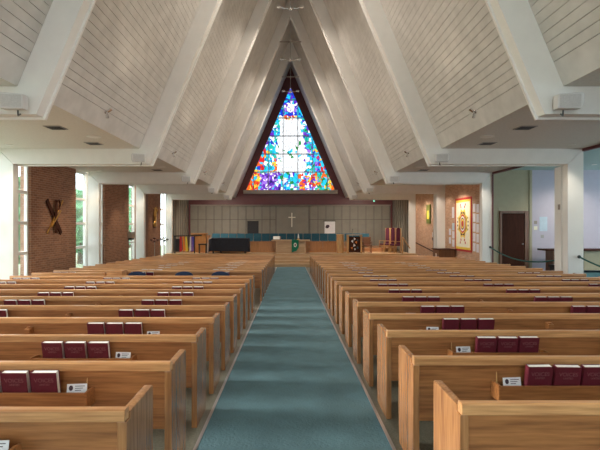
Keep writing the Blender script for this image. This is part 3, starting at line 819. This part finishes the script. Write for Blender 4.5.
# handrail at chancel edge
r = empty('hand_rail', (0, 0, STG)); tag(r, 'short sloping wooden handrail at the chancel edge by the plum chairs', 'handrail')
MB().tube([(6.62, 26.6, .98), (7.05, 26.55, .30)], .028, 10).build('rail', M['gold_wood'], r, smooth=True)
slab('post', M['gold_wood'], r, 6.6, 6.65, 26.57, 26.63, 0, .96)
# covered grand piano
r = empty('grand_piano', (-3.65, 26.95, STG)); tag(r, 'grand piano under a black quilted cover', 'piano')
out = [(-1.18, -.30), (-1.0, -.36), (1.12, -.36), (1.18, -.28), (1.18, .35), (.9, .50), (.2, .62), (-.4, .85), (-1.0, .9), (-1.18, .7)]
q = MB()
rings = [(1.0, .90), (1.0, .86), (1.005, .5), (1.03, .12)]
pts = []; 
for (s_, z) in rings:
    for i, p in enumerate(out): 
        w = 1 + (.025 * math.sin(i * 2.4) if z < .3 else 0)
        pts.append((p[0] * s_ * w, p[1] * s_ * w, z + (.03 * math.sin(i * 1.7) if z < .2 else 0)))
n = len(out); fs = [tuple(range(n))]
for j in range(3):
    fs += [(j * n + i, j * n + (i + 1) % n, (j + 1) * n + (i + 1) % n, (j + 1) * n + i) for i in range(n)]
q.poly(pts, fs); q.build('quilted_cover', M['cover'], r, .02)
for x, y in ((-.95, -.15), (.95, -.15), (-.6, .55)): MB().lathe([(.05, 0), (.045, .15), (.06, .5)], (x, y, 0), 12).build('leg', M['black'], r, smooth=True)
MB().tube([(-1.24, -.36, .0), (-1.23, -.37, .55), (-1.16, -.38, .86), (-1.02, -.38, .93)], .035, 10).build('cover_edging', M['grey'], r, smooth=True)
r = empty('piano_stool', (-5.25, 26.95, STG)); tag(r, 'black music stool between the honey cabinet and the piano', 'stool')
slab('seat', M['black'], r, -.24, .24, -.16, .16, .50, .57)
for sx in (-1, 1):
    for yy in (-.13, .13): slab('leg', M['black'], r, sx * .2 - .02, sx * .2 + .02, yy - .02, yy + .02, 0, .499, bev=.002)
# honey coloured organ console and the rack of banners
r = empty('organ_console', (-5.65, 28.0, STG)); tag(r, 'tall honey-coloured wooden cabinet behind the rack of coloured scarves', 'cabinet')
slab('body', M['oak_orange'], r, -.50, .42, -.2, .3, 0, 1.14)
slab('top', M['oak_orange'], r, -.53, .45, -.23, .33, 1.141, 1.18)
slab('side_panel', M['oak_red'], r, .455, .62, -.15, .28, 0, 1.05)
r = empty('display_rack', (-6.25, 26.9, STG)); tag(r, 'black rail rack on two posts holding coloured scarves', 'rack')
for x in (-.66, .52): slab('post', M['black'], r, x - .03, x + .03, -.03, .03, 0, 1.02, bev=.002)
MB().tube([(-.72, 0, 1.03), (.95, 0, 1.07)], .035, 10).build('rail', M['black'], r, smooth=True)
slab('side_panel', M['black'], r, -.62, -.36, -.02, .0, .08, .85, bev=.002)
for i, (x, m_, lean, w, cn) in enumerate(((-.30, 'red', .0, .13, 'red'), (-.14, 'orange', .05, .11, 'orange'), (.02, 'yellow', .04, .11, 'yellow'), (.30, 'white_cloth', -.03, .10, 'white'), (.44, 'blue', -.05, .10, 'blue'), (.36, 'violet', .02, .07, 'violet'))):
    yo = -.045 if i != 5 else -.075
    q = MB().poly([(x - w / 2, yo, .97), (x + w / 2, yo, .97), (x + w / 2 + lean + .04, yo - .02, .12 + .05 * (i % 2)), (x - w / 2 + lean, yo - .02, .06),
                   (x - w / 2, yo - .02, .97), (x + w / 2, yo - .02, .97), (x + w / 2 + lean + .04, yo - .04, .12 + .05 * (i % 2)), (x - w / 2 + lean, yo - .04, .06)],
                  [(0, 1, 2, 3), (7, 6, 5, 4), (0, 4, 5, 1), (1, 5, 6, 2), (2, 6, 7, 3), (3, 7, 4, 0)]).build('scarf', M[m_], None, .004)
    q.location = (-6.25, 26.9 - .0, STG + .03); tag(q, '%s cloth scarf hanging on the black rail rack' % cn, 'scarf', 'coloured scarves on the rack')
# candelabra in front of the last window-side window
def candel(x, y, base, ztop, lab, m_):
    r = empty('candle_stand', (x, y, base)); tag(r, lab, 'candle stand', 'black candle stands by the brick pier')
    h = ztop - base
    MB().lathe([(.16, 0), (.14, .03), (.02, .05), (.015, h)], (0, 0, 0), 14).build('stem', M['grey'], r, smooth=True)
    for dx, dz in ((-.16, 0), (0, .08), (.16, 0), (0, -.06)):
        MB().tube([(0, 0, h - .1), (dx * .7, 0, h - .1 + dz * .5), (dx, 0, h + dz - .03)], .012, 8).lathe([(.02, 0), (.075, .03), (.08, .06), (.04, .08)], (dx, 0, h + dz - .03), 12).build('candle_cup', m_, r, smooth=True)
candel(-7.0, 25.0, zf(25), EYE - .78, 'dark many-cupped candle stand against the last slit window', M['black'])
candel(-6.95, 23.0, zf(23), EYE - .75, 'dark candle stand at the edge of the last brick pier', M['maroon'])
# wall cross
r = empty('wall_cross', (0, 0, 0)); tag(r, 'pale metal cross mounted on the back wall above the altar', 'cross')
cz = EYE + .42
MB().box(.06, .13, BACK - .10, BACK - .06, EYE - .10, EYE + .90).build('upright', M['pale_metal'], r, .006)
MB().box(-.15, .35, BACK - .10, BACK - .061, EYE + .54, EYE + .61).build('crossbar', M['pale_metal'], r, .006)
MB().box(.07, .12, BACK - .059, BACK - .001, EYE + .3, EYE + .5).build('mount', M['taupe'], r)
# square niches
r = empty('wall_niche', (0, 0, 0)); tag(r, 'dark square grille on the back wall above the covered piano', 'niche')
a = at(247.5, 221, BACK); b_ = at(258.5, 233.5, BACK)
MB().box(a.x, b_.x, BACK - .05, BACK - .001, b_.z, a.z).build('recess', plain('niche_grey', (.03, .03, .033), .8), r, .003)
slab('hood', M['panel'], r, a.x - .07, b_.x + .07, BACK - .10, BACK - .001, a.z + .001, a.z + .08)
r = empty('picture_panel', (0, 0, 0)); tag(r, 'white square panel with a dark blot on the back wall', 'picture')
a = at(324.5, 221.5, BACK); b_ = at(335, 233.5, BACK)
MB().box(a.x, b_.x, BACK - .05, BACK - .001, b_.z, a.z).build('board', M['card'], r, .003)
q = MB(); c0 = at(327.5, 226.5, BACK)
q.prism([(c0.x + .14 * math.cos(k * .7) * (1 + .3 * math.sin(k * 3)), c0.z + .15 * math.sin(k * .7) * (1 + .2 * math.cos(k * 5))) for k in range(9)], BACK - .054, BACK - .0505)
q.build('blot', M['ink'], r)
slab('hood', M['panel_strip'], r, a.x - .09, b_.x + .06, BACK - .08, BACK - .001, a.z + .001, a.z + .07)
# small signal lamp under the maroon beam
p = at(374, 201, 27.3); r = empty('signal_lamp', p); tag(r, 'tiny green signal lamp under the last aisle beam', 'lamp')
MB().ball((0, 0, 0), .05).build('lens', emit('green_lens', (.3, 1, .7), .8), r, smooth=True)
MB().tube([(0, 0, .045), (0, 0, FOOT_H - p.z + .16)], .012, 8).build('stem', M['black'], r)
r.location.y = 27.32

# ------------------------------------------------------------------ window side wall ornaments
r = empty('wall_ornament', (-WALLX + .02, 14.25, 1.99)); tag(r, 'crossed gilded staves ornament on the brick pier between windows', 'ornament')
def bar(p0, p1, w, t_, m_, nm):
    p0 = Vector((.0, p0[0], p0[1])); p1 = Vector((.0, p1[0], p1[1])); d_ = (p1 - p0).normalized(); s_ = Vector((0, -d_.z, d_.y)) * w / 2
    q = [p0 - s_, p0 + s_, p1 + s_, p1 - s_]; x = Vector((t_, 0, 0))
    return MB().poly([v for v in q] + [v + x for v in q], [(0, 1, 2, 3), (7, 6, 5, 4), (0, 4, 5, 1), (1, 5, 6, 2), (2, 6, 7, 3), (3, 7, 4, 0)]).build(nm, m_, r, .004)
o = bar((-.46, .52), (.40, -.52), .15, .03, M['dark_wood'], 'stave')
o = bar((.47, .56), (-.50, -.50), .055, .02, M['gold'], 'stave'); o.location.x = .032
o = bar((.0, .55), (.0, -.50), .13, .02, M['dark_wood'], 'stave'); o.location.x = .053
q = MB().tube([(0.075, 0, .5), (.075, .16, .55), (.075, .22, .42), (.075, .16, .28), (.075, 0, .22)], .03, 8).build('loop', M['dark_wood'], r, smooth=True)
o = bar((-.30, -.30), (.26, .22), .04, .015, M['gold'], 'stave'); o.location.x = .075
r = empty('wall_sculpture', (-WALLX + .02, 24.7, 2.05)); tag(r, 'gilded standing figure relief on the last brick pier', 'sculpture')
q = MB()
q.ball((.08, 0, .85), .13, 12, 0, (.5, 1, 1.1)); q.ball((.07, 0, .45), .24, 14, 0, (.4, .9, 1.3)); q.ball((.07, .05, .0), .22, 14, 0, (.4, 1, 1.3)); q.ball((.07, -.04, -.35), .27, 14, 0, (.4, 1, .9)); q.tube([(.1, -.2, .6), (.14, -.32, .3), (.1, -.18, .05)], .05, 8); q.tube([(.1, .2, .6), (.14, .28, .85), (.1, .12, 1.02)], .05, 8)
q.build('figure', M['gold'], r, smooth=True)
MB().ball((.05, 0, -.62), .2, 12, 0, (.6, 1, .35)).build('ledge', M['brown_wood'], r, smooth=True)
MB().lathe([(.20, -.01), (.22, 0), (.20, .01)], (0.02, 0, .9), 20).build('halo', M['gold'], r).rotation_euler = (0, 0, 0)
r.scale = (.75, .8, .68)
# box on the slit window of the third bay
r = empty('window_heater', (-7.40, 20.92, 1.15)); tag(r, 'small grey box fixed across the slit window beyond the second brick pier', 'box')
slab('housing', M['taupe'], r, -.10, .10, -.22, .22, 0, .28); slab('underside', M['black'], r, -.07, .07, -.18, .18, -.09, -.001)

# ------------------------------------------------------------------ rope side wall
bx = WALLX - .004
r = empty('hanging_banner', (bx, 19.5, 0)); tag(r, 'cream banner with red border and round star medallion on the brick wall', 'banner')
B0, B1, BZ0, BZ1 = -.92, .92, EYE - 1.12, EYE + 1.20
MB().box(-.02, 0, B0, B1, BZ0, BZ1).build('border', M['red'], r, .002)
MB().box(-.026, -.0202, B0 + .1, B1 - .1, BZ0 + .09, BZ1 - .09).build('yellow_edge', M['yellow'], r)
MB().box(-.031, -.0262, B0 + .17, B1 - .17, BZ0 + .19, BZ1 - .19).build('field', M['cream'], r)
cz = EYE + .08
def disc(ry, rz, lay, m_, star=0, seg=32, cy=0, cz_=None, nm='medallion_ring'):
    zc = cz if cz_ is None else cz_
    pts = []
    for i in range(seg):
        a = 2 * math.pi * i / seg; f_ = 1 + (star if i % 2 else -star)
        pts.append((cy + ry * f_ * math.cos(a), zc + rz * f_ * math.sin(a)))
    x = -.0315 - .0022 * lay
    return MB().prism(pts, x - .002, x, 'x').build(nm, m_, r)
disc(.52, .62, 0, M['yellow'], .12, 16); disc(.42, .52, 1, M['ink'], .10, 16); disc(.37, .45, 2, M['yellow'], .0); disc(.33, .40, 3, M['red']); disc(.27, .33, 4, M['white_cloth']); disc(.21, .26, 5, M['ink']); disc(.165, .21, 6, M['yellow']); disc(.11, .14, 7, M['red'])
for (dy, dz) in ((-.2, .72), (.2, .72), (-.2, -.70), (.2, -.70), (-.28, .82), (.28, .82), (-.28, -.82), (.28, -.82)):
    disc(.05, .06, 0, M['red'], 0, 10, dy, cz + dz, 'dot')
for (dy, dz) in ((-.6, 0), (.6, 0)):
    for e_ in (-.25, -.08, .08, .25): disc(.05, .05, 0, M['ink'] if abs(e_) < .1 else M['taupe'], 0, 6, dy * (1 - abs(e_) * .3), cz + e_, 'dot')
def sheet(y, z, w, h, lab, m_='paper', x=WALLX, grp='paper notices on the brick wall'):
    o = MB().box(x - .008, x - .003, y - w / 2, y + w / 2, z - h / 2, z + h / 2).build('paper_notice', M[m_]); tag(o, lab, 'notice', grp); return o
i = 0
for c_, y in enumerate((18.35, 18.02)):
    for j in range(5):
        sheet(y, EYE + .72 - j * .40 - .03 * c_, .24, .34, 'white paper notice %s of the banner, %s from the top' % (['just column side', 'in the outer column'][c_], ORD[j]))
for j in range(3): sheet(20.72, EYE - .05 - j * .38, .26, .33, 'pale paper notice on the altar side of the banner, %s from the top' % ORD[j], 'bluepaper' if j == 0 else 'paper')
for j in range(2): sheet(21.15, EYE - .3 - j * .4, .26, .30, 'white paper notice near the banner wall corner, %s of two' % ['upper', 'lower'][j])
sheet(20.75, EYE + .6, .22, .5, 'tall narrow notice beside the upper banner edge')
# dark table below banner
r = empty('side_desk', (7.05, 20.75, zf(20.75))); tag(r, 'dark wooden desk under the altar-side edge of the banner', 'desk')
slab('body', M['brown_wood'], r, -.33, .40, -.45, .5, 0, 1.12); slab('top', M['dark_wood'], r, -.38, .42, -.5, .55, 1.121, 1.16)
slab('paper', M['card'], r, -.342, -.333, -.1, .1, .75, .95, bev=0)
r = empty('notice_stand', (7.3, 22.75, zf(22.7))); tag(r, 'tall narrow dark wooden board leaning at the brick wall corner', 'board')
slab('board', M['brown_wood'], r, -.03, .03, -.22, .22, 0, 2.1)
slab('inset', M['taupe'], r, -.036, -.0305, -.1, .1, .2, 1.95, bev=0)
# sconce, switch and handrail
r = empty('wall_sconce', (WALLX - .003, 24.35, EYE + .62)); tag(r, 'long green glass wall sconce glowing yellow in the middle', 'wall lamp')
slab('housing', M['sconce_green'], r, -.06, 0, -.33, .33, -.52, .52, bev=.01)
slab('glowing_glass', M['sconce_on'], r, -.075, -.0605, -.15, .15, -.26, .18, bev=.006)
l = bpy.data.lights.new('lamp', 'POINT'); l.energy = 2; l.color = (1, .75, .4); l.shadow_soft_size = .08
lo = bpy.data.objects.new('bulb', l); COL.objects.link(lo); lo.parent = r; lo.location = (-.2, 0, 0)
r = empty('light_switch', (WALLX - .003, 23.65, EYE - .52)); tag(r, 'white switch plate above a small black box on the brick wall', 'switch')
slab('plate', M['card'], r, -.02, 0, -.1, .1, -.08, .16, bev=.004); slab('box', M['black'], r, -.04, 0, -.06, .06, -.26, -.12, bev=.004)
r = empty('stair_handrail', (0, 0, 0)); tag(r, 'dark sloping handrail fixed to the brick wall beside the chancel', 'handrail')
MB().tube([(7.42, 26.6, EYE - 1.02), (7.42, 23.3, EYE - 1.36)], .03, 10).build('rail', M['dark_wood'], r, smooth=True)
for yy, zz in ((26.2, -1.06), (23.7, -1.32)): MB().tube([(7.42, yy, EYE + zz), (7.498, yy, EYE + zz - .03)], .012, 8).build('bracket', M['black'], r)
# ropes
def rope(p0, p1, sag, lab):
    r = empty('barrier_rope', (0, 0, 0)); tag(r, lab, 'rope', 'green barrier ropes')
    p0 = Vector(p0); p1 = Vector(p1); n = 24
    MB().tube([p0.lerp(p1, i / n) - Vector((0, 0, sag * 4 * (i / n) * (1 - i / n))) for i in range(n + 1)], .022, 8).build('cord', M['rope'], r, smooth=True)
    for p in (p0, p1):
        MB().ball(p, .045, 12).build('hook', M['black'], r, smooth=True)
hz = EYE - .80
rope((7.38, YF[4] - TH - .05, hz), (7.38, YF[3] + .06, hz), .32, 'green rope sagging between the third and fourth columns')
rope((7.36, YF[3] - TH - .05, hz), (7.36, YF[2] + .06, hz), .32, 'green rope running from the thermostat column toward the viewer')
rope((7.36, YF[2] - TH - .05, hz), (7.36, YF[1] + .06, hz), .32, 'green rope beyond the frame edge on the near columns')
# thermostat
r = MB().box(7.12, 7.139, YF[3] + .16, YF[3] + .24, EYE + .42, EYE + .56).build('thermostat', M['taupe'], None, .004); tag(r, 'small beige thermostat on the white jamb post', 'thermostat')
# console table in the side room
r = empty('console_table', (10.5, SR - .55, 0)); tag(r, 'wooden console table with dark top against the lavender wall', 'table')
slab('table_top', M['dark_wood'], r, -1.12, 1.75, -.32, .36, .80, .86)
slab('front_panel', M['olive'], r, .30, 1.5, -.2, -.16, .08, .799)
for x in (-.82, 1.6): slab('leg', M['brown_wood'], r, x - .05, x + .05, -.25, .25, 0, .799)
r = empty('low_bench', (9.7, SR - 1.3, 0)); tag(r, 'low black bench on the side room carpet behind the pews', 'bench')
slab('seat', M['black'], r, -.42, .42, -.2, .2, .24, .34)
for sx in (-1, 1): slab('leg', M['black'], r, sx * .36 - .03, sx * .36 + .03, -.16, .16, 0, .239)
for (x, z, w, h, m_, lab) in ((9.72, EYE + .06, .30, .55, 'bluepaper', 'large pale blue notice on the lavender wall'), (9.42, EYE + .12, .12, .12, 'taupe', 'upper small tan note on the lavender wall'), (9.42, EYE - .10, .14, .14, 'cream', 'lower small cream note on the lavender wall'), (9.68, EYE - .42, .12, .12, 'grey', 'small grey square notice under the blue one')):
    o = MB().box(x - w / 2, x + w / 2, SR - .008, SR - .003, z - h / 2, z + h / 2).build('paper_notice', M[m_]); tag(o, lab, 'notice', 'notices on the lavender wall')

# ------------------------------------------------------------------ outdoors
struct(MB().box(-60, -9.51, -40, 60, -1.3, -.9).build('ground', M['grass']), 'lawn outside the slit windows', 'ground')
rt = random.Random(3)
for i, (x, y, h, rr) in enumerate(((-12.5, 17, 4.2, 2.0), (-13.2, 21.2, 4.6, 2.2), (-14, 26, 4.8, 2.3), (-14.5, 31, 4.6, 2.4), (-15.5, 37, 5.2, 2.8), (-17, 44, 6, 3.2), (-19, 53, 6.5, 3.4))):
    r = empty('garden_tree', (x, y, -.9)); tag(r, 'leafy green tree on the lawn outside, %s along the wall from the viewer' % ORD[i], 'tree', 'trees outside the windows')
    MB().tube([(0, 0, 0), (.1, 0, h * .3), (0, .1, h * .6)], [.22, .17, .1], 10).build('trunk', M['bark'], r, smooth=True)
    q = MB()
    for j in range(520):
        a = rt.uniform(0, 6.28); u = rt.uniform(-.9, 1); s_ = math.sqrt(max(0, 1 - u * u)) * rt.uniform(.6, 1.0)
        c_ = Vector((rr * s_ * math.cos(a), rr * s_ * math.sin(a), h * .6 + rr * .9 * u)); d1 = Vector((rt.gauss(0, 1), rt.gauss(0, 1), rt.gauss(0, 1))).normalized() * .32; d2 = d1.orthogonal().normalized() * .24
        q.poly([c_ - d1, c_ - d2, c_ + d1, c_ + d2], [(0, 1, 2, 3)])
    q.build('foliage', M['foliage'], r)

# ------------------------------------------------------------------ light and camera
w = bpy.data.worlds.new('World'); S.world = w; w.use_nodes = True
nt = w.node_tree; bg = nt.nodes['Background']
bg.inputs['Color'].default_value = (.78, .93, 1.0, 1); bg.inputs['Strength'].default_value = 2.5
# hall end behind the viewer left open above the wall for daylight
sun = bpy.data.lights.new('sun', 'SUN'); sun.energy = 9.0; sun.angle = .45; sun.color = (1, .95, .86)
so = bpy.data.objects.new('sun', sun); COL.objects.link(so); so.rotation_euler = (math.radians(0), math.radians(-71), math.radians(-8))

cam = bpy.data.cameras.new('camera'); co = bpy.data.objects.new('camera', cam); COL.objects.link(co)
co.location = (0, 0, EYE); co.rotation_euler = (math.pi / 2, 0, 0)
cam.sensor_width = 36; cam.lens = 27.0; cam.shift_x = 9.5 / 600; cam.shift_y = .5 / 600; cam.clip_end = 300
S.camera = co
S.view_settings.view_transform = 'Standard'; S.view_settings.look = 'None'; S.view_settings.gamma = 1
S.view_settings.exposure = 0.9
try:
    S.view_settings.use_curve_mapping = False
    S.cycles.use_denoising = True; S.cycles.denoiser = 'OPENIMAGEDENOISE'
    S.cycles.max_bounces = 10; S.cycles.diffuse_bounces = 7; S.cycles.glossy_bounces = 3; S.cycles.transparent_max_bounces = 8
    S.cycles.sample_clamp_indirect = 6
except Exception: pass
